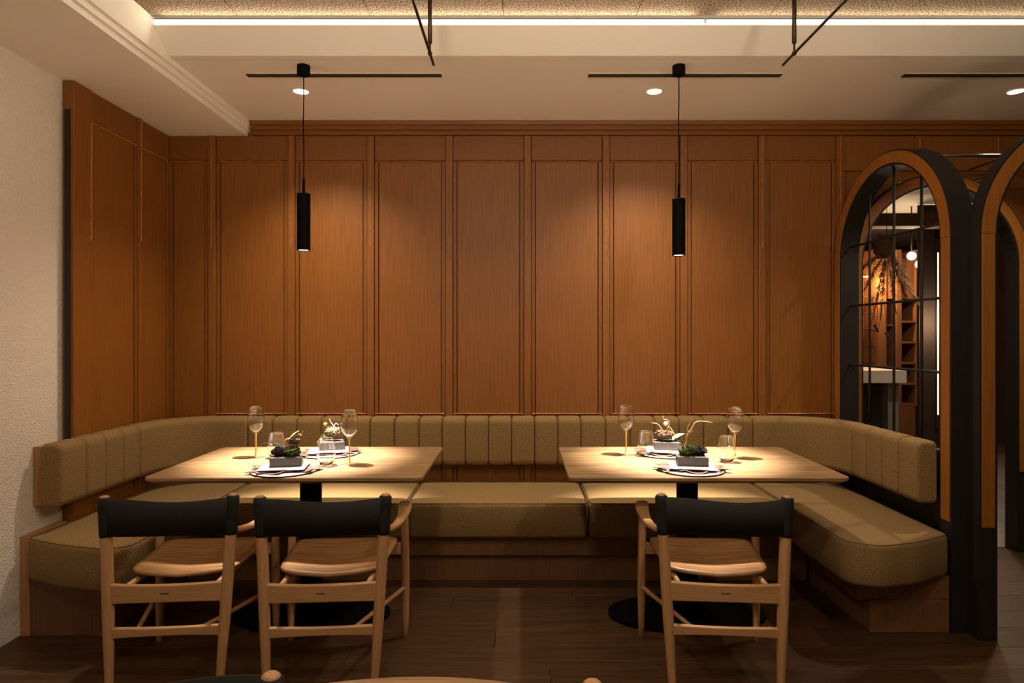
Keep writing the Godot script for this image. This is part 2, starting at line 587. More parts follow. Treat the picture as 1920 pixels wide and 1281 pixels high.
func build_back_panelling():
	# solid wall with an arched opening at its right end
	var o := PackedVector2Array([Vector2(-2.25, 0), Vector2(-2.25, 2.95), Vector2(4.63, 2.95), Vector2(4.63, 0)])
	var hole := arch_poly(2.602, 0.557, 1.79, 0.0)
	for i in range(hole.size() - 1, -1, -1): o.append(hole[i])
	var w := struct("wall_back", extrude(o, 0.12), M.panel_b, Vector3(0, 0, 0))
	tag(w, "oak panelled back wall with copper lines behind the bench", "wall")
	var out := Vector3(0, 0, 1)
	var ax := Vector3(1, 0, 0)
	for i in BATTENS.size():
		var x0: float = -2.185 if i == 0 else BATTENS[i - 1] + 0.022
		var x1: float = BATTENS[i] - 0.022
		bay(w, Vector3(x0, 0, 0), ax, x1 - x0, CEIL - 0.078 if i > 1 else SOFFIT - 0.002, out)
		batten(w, Vector3(BATTENS[i], 0, 0), out, SOFFIT - 0.002)
		if i > 0:
			put("copper_strip", wavy(x1 - x0 - 0.01), M.copper, w, Vector3((x0 + x1) * 0.5, 0.858, 0.022))
	# plain frieze panels above the arched opening
	var x := 2.012
	for b in [2.478, 2.965, 3.45, 3.94, 4.43]:
		put("frieze_panel", rbox(Vector3(b - 0.022 - x, 0.215, 0.018), 0.002), M.panel, w, Vector3((x + b - 0.022) * 0.5, SOFFIT - 0.11, 0.009))
		put("batten", rbox(Vector3(0.044, 0.216, 0.03), 0.003), M.panel_b, w, Vector3(b, SOFFIT - 0.11, 0.014))
		put("copper_strip", wavy(0.16), M.copper, w, Vector3(b, SOFFIT - 0.1, 0.026), Vector3(0, 0, PI / 2))
		x = b + 0.022
	# stepped crown along the top
	var prof := PackedVector2Array([Vector2(0, SOFFIT), Vector2(0.034, SOFFIT), Vector2(0.034, SOFFIT + 0.024), Vector2(0.056, SOFFIT + 0.026), Vector2(0.056, SOFFIT + 0.05), Vector2(0.072, SOFFIT + 0.052), Vector2(0.076, CEIL - 0.001), Vector2(0, CEIL - 0.001)])
	var crown := struct("trim_1", extrude(prof, 6.28), M.panel_x, Vector3(-1.66, 0, 0.001))
	crown.rotation.y = -PI / 2
	tag(crown, "stepped oak crown moulding where back wall meets ceiling", "moulding")

func build_left_panelling():
	var w := struct("wall_left_panel", rbox(Vector3(0.03, SOFFIT - 0.002, 0.85), 0.002), M.panel_b, Vector3(-2.213, (SOFFIT - 0.002) * 0.5, 0.44))
	tag(w, "oak wall panelling at the left end of the bench", "wall")
	var o := -w.position
	var out := Vector3(1, 0, 0)
	var x := -2.198
	# corner bay, batten, end bay
	bay(w, Vector3(x, 0, 0.305) + o, Vector3(0, 0, -1), 0.285, SOFFIT - 0.002, out)
	batten(w, Vector3(x, 0, 0.325) + o, out, SOFFIT - 0.002, 0.04)
	bay(w, Vector3(x, 0, 0.735) + o, Vector3(0, 0, -1), 0.39, SOFFIT - 0.002, out)
	put("batten", rbox(Vector3(0.05, SOFFIT - 0.003, 0.135), 0.003), M.panel, w, Vector3(x + 0.004, (SOFFIT - 0.003) * 0.5, 0.803) + o)
	put("copper_strip", wavy(0.60), M.copper, w, Vector3(x + 0.028, 2.12, 0.748) + o, Vector3(0, PI / 2, PI / 2)).scale = Vector3(1, 0.55, 1)
	put("edge_strip", rbox(Vector3(0.022, 1.86, 0.014), 0.003), M.bronze, w, Vector3(-2.196, 1.51, 0.876) + o)

# ---------------------------------------------------------------- ceiling fittings
func build_ceiling_fittings():
	# long light line in the slot
	var ends := [[-1.655, 0.832], [0.842, 4.55]]
	for i in 2:
		var a: float = ends[i][0]
		var b: float = ends[i][1]
		var l := thing("led_line_light", ["white linear light in the ceiling slot above the left table", "white linear light in the ceiling slot above the arched screens"][i], "light", Vector3((a + b) * 0.5, 2.763, 1.085), 0, "linear slot lights")
		put("light_profile", rbox(Vector3(b - a, 0.004, 0.010), 0.001), M.slot, l, Vector3(0, 0.012, -0.006))
		put("diffuser", rbox(Vector3(b - a, 0.016, 0.006), 0.002), glow(Color(1.0, 0.95, 0.88), 1.2), l, Vector3(0, 0.0, 0.0))
		var al := AreaLight3D.new()
		al.name = "slot_light"
		al.area_size = Vector2(b - a - 0.1, 0.012)
		al.light_energy = 0.15
		al.light_color = WARM
		al.shadow_enabled = true
		al.area_range = 14.0
		al.area_attenuation = 2.0
		l.add_child(al, true)
		al.position = Vector3(0, -0.002, 0.006)
		al.rotation.x = PI
	# air slots
	for a in [[-1.384, -0.397, "dark linear air slot in the ceiling above the left table"], [0.346, 1.324, "dark linear air slot in the ceiling above the right table"], [1.94, 2.92, "dark linear air slot in the ceiling beyond the arched screen"]]:
		var t := thing("air_slot", a[2], "air vent", Vector3((a[0] + a[1]) * 0.5, CEIL - 0.001, 0.742), 0, "ceiling air slots")
		var w: float = a[1] - a[0]
		put("grille", rbox(Vector3(w, 0.004, 0.040), 0.001), M.slot, t, Vector3(0, -0.001, 0))
		for s in [-1, 1]:
			put("edge", rbox(Vector3(w, 0.005, 0.003), 0.001), M.ceiling, t, Vector3(0, 0.0012, s * 0.0215))
		put("blade", rbox(Vector3(w, 0.004, 0.004), 0.001), M.bronze, t, Vector3(0, -0.003, 0))
	# recessed downlights
	for a in [[-1.183, "round recessed ceiling downlight beside the left pendant"], [0.726, "round recessed ceiling downlight beside the right pendant"], [2.68, "round recessed ceiling downlight beyond the arched screen"]]:
		var t := thing("downlight", a[1], "light", Vector3(a[0], CEIL, 0.53), 0, "recessed downlights")
		put("trim_ring", lathe([Vector2(0.046, 0.0), Vector2(0.047, -0.003), Vector2(0.041, -0.004), Vector2(0.039, -0.002)], 32), M.ceiling, t)
		put("lens", lathe([Vector2(0.0, -0.0022), Vector2(0.03, -0.0024), Vector2(0.0395, -0.0015)], 32), glow(Color(1.0, 0.94, 0.86), 3.0), t)
		spot(t, Vector3(0, -0.008, 0), 1.35, Color(1.0, 0.92, 0.80), 0.035, 58.0, 1.0)

# ---------------------------------------------------------------- arched screens
func arch_mesh(r_out: float, r_in: float, spring: float, base: float, depth: float) -> ArrayMesh:
	var o := arch_poly(0, r_out, spring, base)
	var inner := arch_poly(0, r_in, spring, base)
	for i in range(inner.size() - 1, -1, -1): o.append(inner[i])
	return extrude(o, depth)

func arch(called: String, label: String, at: Vector3, turn: float, depth: float, r := 0.529, spring := 1.79, with_grid := true):
	# stands on the floor; local x spans the opening, the oak band lies on the +z face
	var t := thing(called, label, "screen", at, turn, "arched screens")
	put("frame", arch_mesh(r, r - 0.078, spring, 0.0, depth), M.bronze, t, Vector3(0, 0, 0))
	# oak band in two straight legs and a curved top
	var band := arch_mesh(r - 0.008, r - 0.066, spring, spring, 0.006)
	put("oak_arch", band, M.arch_wood, t, Vector3(0, 0, 0.005))
	for s in [-1, 1]:
		put("oak_leg", rbox(Vector3(0.058, spring - 0.5, 0.006), 0.002), M.arch_wood, t, Vector3(s * (r - 0.037), (spring + 0.5) * 0.5 - 0.001, 0.002))
	if with_grid:
		var ri := r - 0.079
		var zc := -depth * 0.5
		for x in [-0.232, 0.0, 0.232]:
			var top := spring + sqrt(ri * ri - x * x)
			put("upright_bar", bar(Vector3(x, 0.80, zc), Vector3(x, top, zc), 0.007, 8), M.bronze, t)
		for y in [1.167, 1.52, 1.875]:
			var hw := ri if y < spring else sqrt(ri * ri - (y - spring) * (y - spring))
			put("cross_bar", bar(Vector3(-hw, y, zc), Vector3(hw, y, zc), 0.007, 8), M.bronze, t)
		put("lower_panel", rbox(Vector3(2 * ri, 0.80, 0.03), 0.003), M.bronze, t, Vector3(0, 0.40, zc))
	return t

func build_arches():
	# first screen closes the right end of the bench: it runs along z, oak band facing the bench
	arch("arched_screen", "dark arched lattice screen at the right end of the bench", Vector3(1.942, 0, 0.570), -PI / 2, 0.108, 0.5265)
	arch("arched_screen", "dark arched screen with oak band facing the tables, floor standing by the walkway", Vector3(2.545, 0, 1.17), 0.0, 0.072, 0.529, 1.79, false)
	arch("arched_screen", "dark arched door frame with oak band in the back wall", Vector3(2.602, 0, 0.035), 0.0, 0.10, 0.555, 1.79, false)
	# tie rods between the screens
	var tr := thing("tie_rod", "polished metal rod tying the arched screens together near the ceiling", "rod", Vector3(2.03, 2.235, 0.80))
	put("rod", bar(Vector3(0, 0, 0), Vector3(0.62, 0, 0), 0.010, 12), plain(Color(0.6, 0.55, 0.5), 0.25, 1.0), tr)

# ---------------------------------------------------------------- bench
func channel(path: PackedVector3Array, normals: PackedVector3Array, y0: float, y1: float, thick: float, soft := 0.019) -> ArrayMesh:
	# upholstered channel swept along a plan path; front bulges between its two seams
	var n := path.size()
	var lens := [0.0]
	for i in range(1, n): lens.append(lens[i - 1] + path[i].distance_to(path[i - 1]))
	var total: float = lens[n - 1]
	var rings := []
	for i in n:
		var d := minf(lens[i], total - lens[i])
		var k := clampf(d / 0.020, 0.0, 1.0)
		var sh := soft * (1.0 - sqrt(1.0 - (1.0 - k) * (1.0 - k)))
		var ring := PackedVector3Array()
		var prof := outline([Vector2(0, y0 + sh), Vector2(thick - sh, y0 + sh), Vector2(thick - sh, y1 - sh), Vector2(0, y1 - sh)], [0.008, 0.03, 0.034, 0.012], 5)
		for p in prof:
			var bulge := 0.006 * sin(PI * clampf((p.y - y0) / (y1 - y0), 0, 1)) * (p.x / thick)
			ring.append(path[i] + normals[i] * (p.x + bulge) + Vector3(0, p.y, 0))
		rings.append(ring)
	return loft(rings)

func straight(a: Vector3, b: Vector3, nn: Vector3, extra := 0) -> Array:
	var L := a.distance_to(b)
	var ts := [0.0, 0.0015, 0.004, 0.008, 0.013, 0.020]
	var at := []
	for t in ts: at.append(t)
	at.append(L * 0.5)
	for i in range(ts.size() - 1, -1, -1): at.append(L - ts[i])
	var p := PackedVector3Array()
	var q := PackedVector3Array()
	for t in at:
		p.append(a.lerp(b, t / L))
		q.append(nn)
	return [p, q]

func toward(ring: PackedVector3Array, k: float, up: float) -> PackedVector3Array:
	var c := Vector3.ZERO
	for p in ring: c += p
	c /= ring.size()
	var q := PackedVector3Array()
	for p in ring: q.append(p.lerp(c, k) + Vector3(0, up, 0))
	return q

func cushion(o: PackedVector2Array, y0: float, y1: float) -> ArrayMesh:
	var r := 0.026
	var top := ring_xz(o, y1, 0.030)
	return loft([ring_xz(o, y0, 0.020), ring_xz(o, y0 + 0.006, 0.008), ring_xz(o, y0 + 0.02, 0.001), ring_xz(o, y0 + 0.08, 0.0), ring_xz(o, y1 - r, 0.001), ring_xz(o, y1 - r * 0.5, 0.004), ring_xz(o, y1 - r * 0.2, 0.011), ring_xz(o, y1 - 0.002, 0.02), top, toward(top, 0.15, 0.003), toward(top, 0.5, 0.005)])

func welt(o: PackedVector2Array, y: float) -> ArrayMesh:
	var path := PackedVector3Array()
	for p in ring_xz(o, y, 0.0105): path.append(p)
	path.append(path[0])
	path.append(path[1])
	return tube(path, [0.0022], 5)

func build_bench():
	# plinths
	var pl := thing("wall_bench", "dark oak base carrying the upholstered wall bench", "bench")
	box_at(Vector3(-1.84, 0.15, 0.036), Vector3(1.53, 0.255, 0.52), "support_board", M.base_wood, pl)
	box_at(Vector3(-1.83, 0.0, 0.036), Vector3(1.57, 0.149, 0.485), "plinth", M.base_wood, pl)
	box_at(Vector3(1.52, 0.15, 0.522), Vector3(1.938, 0.255, 1.09), "support_board", M.base_wood, pl)
	box_at(Vector3(1.58, 0.0, 0.487), Vector3(1.938, 0.149, 1.09), "plinth", M.base_wood, pl)
	box_at(Vector3(-2.186, 0.0, 0.487), Vector3(-1.835, 0.255, 1.12), "plinth", M.base_wood, pl)
	var sb := thing("bench_side_board", "oak board along the plaster wall beside the bench seat", "board")
	box_at(Vector3(-2.229, 0.0, 0.888), Vector3(-2.188, 0.446, 1.125), "board", M.oak_y, sb)
	var bb := thing("bench_back_board", "oak board on the plaster wall behind the end of the backrest", "board")
	box_at(Vector3(-2.229, 0.56, 0.888), Vector3(-2.185, 0.833, 1.05), "board", M.oak_y, bb)
	# seat cushions
	var Y0 := 0.257
	var Y1 := 0.447
	var seats := [
		[[Vector2(-1.648, 0.036), Vector2(-0.609, 0.0366), Vector2(-0.609, 0.575), Vector2(-1.648, 0.575)], [0.035], "khaki seat cushion of the wall bench behind the left table"],
		[[Vector2(-0.606, 0.036), Vector2(0.365, 0.036), Vector2(0.365, 0.575), Vector2(-0.606, 0.575)], [0.035], "khaki seat cushion of the wall bench between the two tables"],
		[[Vector2(0.368, 0.036), Vector2(1.408, 0.036), Vector2(1.408, 0.575), Vector2(0.368, 0.575)], [0.035], "khaki seat cushion of the wall bench behind the right table"],
		[[Vector2(-2.182, 0.036), Vector2(-1.651, 0.036), Vector2(-1.651, 1.255), Vector2(-1.76, 1.29), Vector2(-1.98, 1.235), Vector2(-2.182, 1.15)], [0.035, 0.035, 0.10, 0.12, 0.3, 0.035], "khaki seat cushion with rounded end beside the plaster wall"],
		[[Vector2(1.934, 0.036), Vector2(1.411, 0.036), Vector2(1.411, 1.20), Vector2(1.54, 1.252), Vector2(1.727, 1.205), Vector2(1.934, 1.095)], [0.035, 0.035, 0.10, 0.14, 0.3, 0.035], "khaki seat cushion with rounded end beside the arched lattice screen"]]
	for s in seats:
		var o := outline(s[0], s[1], 6)
		var t := thing("seat_cushion", s[2], "cushion", Vector3.ZERO, 0, "bench seat cushions")
		put("cushion", cushion(o, Y0, Y1), M.fabric, t)
		put("seam", welt(o, Y1 - 0.0048), M.piping, t)
	# backrest: three straight sections of seven channels and two corner sections
	var B0 := 0.557
	var B1 := 0.848
	var T := 0.098
	var zb := 0.036
	for s in [[-1.648, -0.609, "khaki channelled backrest behind the left table"], [-0.609, 0.367, "khaki channelled backrest between the two tables"], [0.367, 1.41, "khaki channelled backrest behind the right table"]]:
		var t := thing("backrest_cushion", s[2], "cushion", Vector3.ZERO, 0, "bench backrest cushions")
		var w: float = (s[1] - s[0]) / 7.0
		for i in 7:
			var p := straight(Vector3(s[0] + w * i, 0, zb), Vector3(s[0] + w * (i + 1), 0, zb), Vector3(0, 0, 1))
			put("channel", channel(p[0], p[1], B0, B1, T), M.fabric, t)
	for side in [-1, 1]:
		var xw := -2.176 if side == -1 else 1.940   # back plane on the side
		var xs := -1.648 if side == -1 else 1.41
		var zc := 0.47 if side == -1 else 0.42
		var t := thing("backrest_cushion", "khaki curved corner backrest ending at the plaster wall" if side == -1 else "khaki curved corner backrest ending at the arched lattice screen", "cushion", Vector3.ZERO, 0, "bench backrest cushions")
		# corner: back run, arc of the back plane, side run
		var R := 0.36
		var c := Vector3(xw - side * R, 0, zb + R)
		var p := PackedVector3Array()
		var q := PackedVector3Array()
		var first := straight(Vector3(xs, 0, zb), Vector3(c.x, 0, zb), Vector3(0, 0, 1))
		for i in 7:
			p.append(first[0][i])
			q.append(Vector3(0, 0, 1))
		for i in 17:
			var a := PI / 2 * i / 16
			p.append(c + Vector3(side * sin(a), 0, -cos(a)) * R)
			q.append(-Vector3(side * sin(a), 0, -cos(a)))
		for zz in [0.013, 0.008, 0.004, 0.0015, 0.0]:
			p.append(Vector3(xw, 0, zc - zz))
			q.append(Vector3(-side, 0, 0))
		put("channel", channel(p, q, B0, B1, T), M.fabric, t)
		var z := zc
		var spans := [0.143, 0.143, 0.143, 0.175] if side == -1 else [0.143, 0.143, 0.143, 0.15]
		for i in 4:
			var st := straight(Vector3(xw, 0, z), Vector3(xw, 0, z + spans[i]), Vector3(-side, 0, 0))
			put("channel", channel(st[0], st[1], B0, B1, T - 0.006, 0.019), M.fabric, t)
			z += spans[i]

# ---------------------------------------------------------------- tables
func table_top(w: float, d: float, r: float) -> ArrayMesh:
	var o := outline([Vector2(-w / 2, -d / 2), Vector2(w / 2, -d / 2), Vector2(w / 2, d / 2), Vector2(-w / 2, d / 2)], [r], 6)
	return loft([ring_xz(o, 0.0, 0.034), ring_xz(o, -0.0, 0.032), ring_xz(o, 0.0155, 0.0), ring_xz(o, 0.0275, 0.0), ring_xz(o, 0.029, 0.0015)], true, true, [1, 2, 3])

func build_tables():
	for a in [[-0.998, 1.175, "rectangular light oak pedestal table by the plaster wall end of the bench"], [0.798, 1.185, "rectangular light oak pedestal table by the arched lattice screen"]]:
		var t := thing("dining_table", a[2], "table", Vector3(a[0], 0, 0.925), 0, "dining tables at the bench")
		put("tabletop", table_top(a[1], 0.74, 0.035), M.oak_x, t, Vector3(0, 0.716, 0))
		var o := PackedVector2Array()
		for i in 48: o.append(Vector2(0.374 * cos(TAU * i / 48), 0.2 * sin(TAU * i / 48) - 0.015))
		put("base_plate", loft([ring_xz(o, 0.001), ring_xz(o, 0.018), ring_xz(o, 0.02, 0.004)], true, true, [1]), M.black, t)
		put("column", lathe([Vector2(0.05, 0.02), Vector2(0.05, 0.70)], 32), M.black, t)
		put("mounting_plate", rbox(Vector3(0.4, 0.012, 0.3), 0.003), M.black, t, Vector3(0, 0.709, 0))
	# round table below the camera
	var t := thing("round_table", "round light oak table with only its rim in view", "table", Vector3(-0.17, 0, 3.48))
	var o := PackedVector2Array()
	for i in 96: o.append(Vector2(0.65 * cos(TAU * i / 96), 0.65 * sin(TAU * i / 96)))
	put("tabletop", loft([ring_xz(o, 0.716, 0.034), ring_xz(o, 0.7315, 0.0), ring_xz(o, 0.7435, 0.0), ring_xz(o, 0.745, 0.0015)], true, true, [1, 2]), M.oak_x, t)
	put("column", lathe([Vector2(0.05, 0.02), Vector2(0.05, 0.72)], 32), M.black, t)
	put("base_plate", lathe([Vector2(0, 0.001), Vector2(0.21, 0.001), Vector2(0.21, 0.018), Vector2(0.0, 0.02)], 48, [1, 2]), M.black, t)

# ---------------------------------------------------------------- chairs
func seat_mesh() -> ArrayMesh:
	var nx := 18
	var nz := 16
	var top := []
	var bot := []
	for j in nz + 1:
		var v := float(j) / nz
		var rt := PackedVector3Array()
		var rb := PackedVector3Array()
		for i in nx + 1:
			var u := -1.0 + 2.0 * i / nx
			# plan: wider in front, rear edge bowed, soft corners
			var w := lerpf(0.222, 0.198, v)
			var edge := maxf(absf(u), absf(2 * v - 1))
			var x := u * w * (1.0 - 0.05 * pow(absf(2 * v - 1), 6))
			var z := lerpf(-0.245, 0.145, v) + (0.028 * (1 - u * u) * v * v) - 0.012 * (1 - u * u) * (1 - v) * (1 - v) - 0.02 * signf(v - 0.5) * pow(absf(u), 8) * absf(2 * v - 1)
			var dish := -0.016 * (1 - u * u) * sin(PI * clampf(v * 0.9 + 0.12, 0, 1)) + 0.010 * v * v * absf(u)
			var y := 0.448 - 0.012 * v + dish
			var lip := 0.012 * pow(edge, 10)
			rt.append(Vector3(x, y - lip * 0.5, z))
			rb.append(Vector3(x * (1.0 - 0.02), y - 0.024 + lip * 0.7, z * 0.985))
		top.append(rt)
		bot.append(rb)
	var t := PackedVector3Array()
	var g := PackedInt32Array()
	for j in nz:
		for i in nx:
			t.append_array([top[j][i], top[j + 1][i + 1], top[j][i + 1], top[j][i], top[j + 1][i], top[j + 1][i + 1]])
			t.append_array([bot[j][i], bot[j][i + 1], bot[j + 1][i + 1], bot[j][i], bot[j + 1][i + 1], bot[j + 1][i]])
			g.append_array([1, 1, 1, 1])
	for i in nx:
		t.append_array([top[0][i], top[0][i + 1], bot[0][i + 1], top[0][i], bot[0][i + 1], bot[0][i]])
		t.append_array([top[nz][i + 1], top[nz][i], bot[nz][i], top[nz][i + 1], bot[nz][i], bot[nz][i + 1]])
		g.append_array([1, 1, 1, 1])
	for j in nz:
		t.append_array([top[j + 1][0], top[j][0], bot[j][0], top[j + 1][0], bot[j][0], bot[j + 1][0]])
		t.append_array([top[j][nx], top[j + 1][nx], bot[j + 1][nx], top[j][nx], bot[j + 1][nx], bot[j][nx]])
		g.append_array([1, 1, 1, 1])
	return solid(t, g)

func post_at(s: float, y: float) -> Vector3:
	# centre line of a rear post, splayed outwards and raked
	var k := y / 0.75
	return Vector3(s * lerpf(0.190, 0.229, k), y, lerpf(0.275, 0.235, sin(k * PI / 2)))

func curved_rail(y0: float, y1: float, bow: float, thick: float, hollow := 0.0) -> ArrayMesh:
	var rings := []
	var ym := (y0 + y1) * 0.5
	var a := post_at(-1, ym)
	var b := post_at(1, ym)
	for i in 17:
		var t := i / 16.0
		var p := a.lerp(b, t)
		var e := 4.0 * t * (1.0 - t)
		var z := p.z + bow * e
		var lo := y0 + hollow * e - ym
		var hi := y1 - hollow * 0.5 * e - ym
		var ring := PackedVector3Array()
		for q in outline([Vector2(-thick / 2, lo), Vector2(thick / 2, lo), Vector2(thick / 2, hi), Vector2(-thick / 2, hi)], [0.004], 2):
			ring.append(Vector3(p.x, ym + q.y, z + q.x))
		rings.append(ring)
	return loft(rings)

func leather_mesh() -> ArrayMesh:
	# band bowed backwards between the posts and wrapped round them
	var rings := []
	var n := 40
	for i in n + 1:
		var t := float(i) / n
		var a := post_at(-1, 0.675)
		var b := post_at(1, 0.675)
		var e := 4.0 * t * (1.0 - t)
		var ring := PackedVector3Array()
		for q in outline([Vector2(-0.002, 0), Vector2(0.002, 0), Vector2(0.002, 1), Vector2(-0.002, 1)], [0.0]):
			var wave := 0.004 * sin(t * PI * 2.0 + 0.4) - 0.006 * e * e
			var y := lerpf(0.606 + 0.004 * e, 0.741 + wave, q.y)
			var p := post_at(-1, y).lerp(post_at(1, y), t)
			ring.append(Vector3(p.x, y, p.z + 0.014 + 0.022 * e + q.x))
		rings.append(ring)
	var parts := [[loft(rings, true, true), Transform3D.IDENTITY]]
	for s in [-1, 1]:
		var path := PackedVector3Array()
		var rad := []
		for i in 7:
			var y := lerpf(0.604, 0.742, i / 6.0)
			path.append(post_at(s, y))
			rad.append(0.0232 if i > 0 and i < 6 else 0.0225)
		parts.append([tube(path, rad, 20), Transform3D.IDENTITY])
	return join(parts)

func arm_mesh(s: float) -> ArrayMesh:
	# flat arm, paddle-shaped over the front leg, curving down to the post
	var pts := [Vector3(0.236, 0.588, -0.275), Vector3(0.244, 0.592, -0.245), Vector3(0.250, 0.594, -0.205), Vector3(0.255, 0.592, -0.15), Vector3(0.257, 0.587, -0.08), Vector3(0.254, 0.583, 0.0), Vector3(0.247, 0.588, 0.09), Vector3(0.236, 0.600, 0.17), Vector3(0.224, 0.612, 0.225)]
	var wid := [0.014, 0.024, 0.029, 0.029, 0.025, 0.020, 0.017, 0.014, 0.012]
	var thk := [0.005, 0.008, 0.010, 0.010, 0.010, 0.010, 0.011, 0.012, 0.012]
	var rings := []
	for k in pts.size():
		var ring := PackedVector3Array()
		for i in 16:
			var a := TAU * i / 16
			var ca := signf(cos(a)) * pow(absf(cos(a)), 0.7)
			var sa := signf(sin(a)) * pow(absf(sin(a)), 0.7)
			ring.append(Vector3(s * (pts[k].x + ca * wid[k]), pts[k].y + sa * thk[k], pts[k].z))
		rings.append(ring)
	return loft(rings)

func make_chair(label: String) -> Node3D:
	var t := thing("dining_chair", label, "chair", Vector3.ZERO, 0, "oak dining chairs with black leather backs")
	put("seat", seat_mesh(), M.chair_seat, t)
	for s in [-1, 1]:
		var path := PackedVector3Array()
		var rad := []
		for i in 11:
			path.append(post_at(s, lerpf(0.002, 0.7485, i / 10.0)))
			rad.append([0.0125, 0.0145, 0.0165, 0.0185, 0.020, 0.0205, 0.0205, 0.0205, 0.020, 0.0195, 0.016][i])
		put("rear_leg", tube(path, rad, 20), M.chair, t)
		var front := PackedVector3Array()
		var fr := []
		for i in 9:
			var k := i / 8.0
			front.append(Vector3(s * lerpf(0.250, 0.245, k), lerpf(0.002, 0.588, k), -0.222))
			fr.append([0.0125, 0.0145, 0.0165, 0.018, 0.0185, 0.0185, 0.0175, 0.0165, 0.015][i])
		put("front_leg", tube(front, fr, 18), M.chair, t)
		put("arm", arm_mesh(s), M.chair, t)
		put("stretcher", bar(Vector3(s * 0.245, 0.222, -0.215), Vector3(s * 0.105, 0.256, 0.262), 0.010, 12, 0.008), M.chair, t)
		put("seat_rail", bar(Vector3(s * 0.160, 0.408, 0.250), Vector3(s * 0.168, 0.400, -0.215), 0.011, 10), M.chair, t)
	put("back_rail", curved_rail(0.360, 0.432, 0.014, 0.022, 0.006), M.chair_x, t)
	put("back_stretcher", curved_rail(0.236, 0.276, 0.004, 0.020, 0.007), M.chair_x, t)
	put("front_rail", rbox(Vector3(0.46, 0.05, 0.02), 0.004), M.chair_x, t, Vector3(0, 0.395, -0.222))
	put("leather_back", leather_mesh(), M.leather, t)
	# small burnt mark on the back rail
	var marks := []
	var r := RandomNumberGenerator.new()
	r.seed = 5
	for i in 8:
		marks.append([rbox(Vector3(0.0026, r.randf_range(0.003, 0.0055), 0.0012), 0.0003, 1), Transform3D(Basis.IDENTITY, Vector3(-0.016 + 0.0044 * i, 0.400, 0.0))])
	put("burnt_mark", join(marks), M.bronze, t, Vector3(0, 0, post_at(1, 0.384).z + 0.014 + 0.0112))
	return t

func build_chairs():
	var c := make_chair("oak dining chair with black leather back at the left table, nearer the plaster wall")
	c.position = Vector3(-1.318, 0, 1.365)
	c.rotation.y = deg_to_rad(4.6)
	copy_of(c, Vector3(-0.744, 0, 1.365), deg_to_rad(3.6), "oak dining chair with black leather back at the left table, farther from the plaster wall")
	copy_of(c, Vector3(0.773, 0, 1.365), deg_to_rad(-4.4), "oak dining chair with black leather back at the right table by the lattice screen")
	copy_of(c, Vector3(-0.608, 0, 3.112), PI + atan2(0.21, 0.98), "oak chair tucked under round table, its black leather top edge in view")
	copy_of(c, Vector3(0.300, 0, 3.135), PI + atan2(-0.2, 0.98), "oak chair at round table with only one post top in view")

# ---------------------------------------------------------------- pendants and chandelier
func build_pendants():
	for a in [[-1.059, 1.758, 0.85, "slim black cylinder pendant lamp over the left table"], [0.777, 1.733, 0.85, "slim black cylinder pendant lamp over the right table"]]:
		var t := thing("pendant_lamp", a[3], "lamp", Vector3(a[0], a[1], a[2]), 0, "black cylinder pendants")
		var top: float = CEIL - a[1]
		put("shade", lathe([Vector2(0.0285, 0.012), Vector2(0.0285, 0.0), Vector2(0.0315, 0.0), Vector2(0.0315, 0.276), Vector2(0.030, 0.278), Vector2(0.006, 0.278)], 40, [1, 2, 3, 4]), M.black, t)
		put("lens", lathe([Vector2(0.0, 0.004), Vector2(0.0282, 0.004), Vector2(0.0282, 0.010), Vector2(0.0, 0.010)], 32, [1, 2]), glow(Color(1.0, 0.93, 0.82), 3.0), t)
		put("stem", bar(Vector3(0, 0.276, 0), Vector3(0, 0.352, 0), 0.0065, 14), M.black, t)
		var path := PackedVector3Array()
		for i in 13:
			var k := i / 12.0
			path.append(Vector3(0.0022 * sin(k * 9.0) * k * (1 - k) * 3.0, lerpf(0.35, top - 0.044, k), 0))
		put("cord", tube(path, [0.0028], 8), M.black, t)
		put("ceiling_canopy", lathe([Vector2(0.0, top - 0.046), Vector2(0.029, top - 0.046), Vector2(0.031, top - 0.044), Vector2(0.031, top - 0.0005), Vector2(0.0, top - 0.0005)], 36, [1, 2, 3]), M.black, t)
		spot(t, Vector3(0, 0.0, 0), 4.6, PENDANT_WHITE, 0.012, 31.0, 0.8)

func build_chandelier():
	# two horizontal rods running towards the dining room, each carried by hangers, with opal globes beyond the frame's top
	for a in [[-0.352, "dark metal rod lamp hung from the ceiling in front of the left table"], [1.072, "dark metal rod lamp hung from the ceiling in front of the right table"]]:
		var x: float = a[0]
		var y := 2.445
		var t := thing("rod_chandelier", a[1], "lamp", Vector3(x, y, 1.365), 0, "rod chandeliers")
		put("arm", bar(Vector3(0, 0, 0.0), Vector3(0, 0, 2.3), 0.0055, 12), M.rod, t)
		for z in [0.105, 1.9]:
			put("hanger", bar(Vector3(0, 0.04, z), Vector3(0, ACOUSTIC - y - 0.004, z), 0.0085, 14), M.rod, t)
			put("hanger_pin", bar(Vector3(0, -0.006, z), Vector3(0, 0.044, z), 0.0042, 12), M.rod, t)
			put("joint", blob(Vector3.ONE * 0.0095, 1, 0.0, 1.0, 8), M.rod, t, Vector3(0, 0, z))
		for z in [1.15, 2.05]:
			put("globe", blob(Vector3.ONE * 0.075, 1, 0.0, 1.0, 18), glow(Color(1.0, 0.85, 0.66), 1.6), t, Vector3(0, -0.085, z))
			omni(t, Vector3(0, -0.085, z), 0.25, WARM, 0.076)

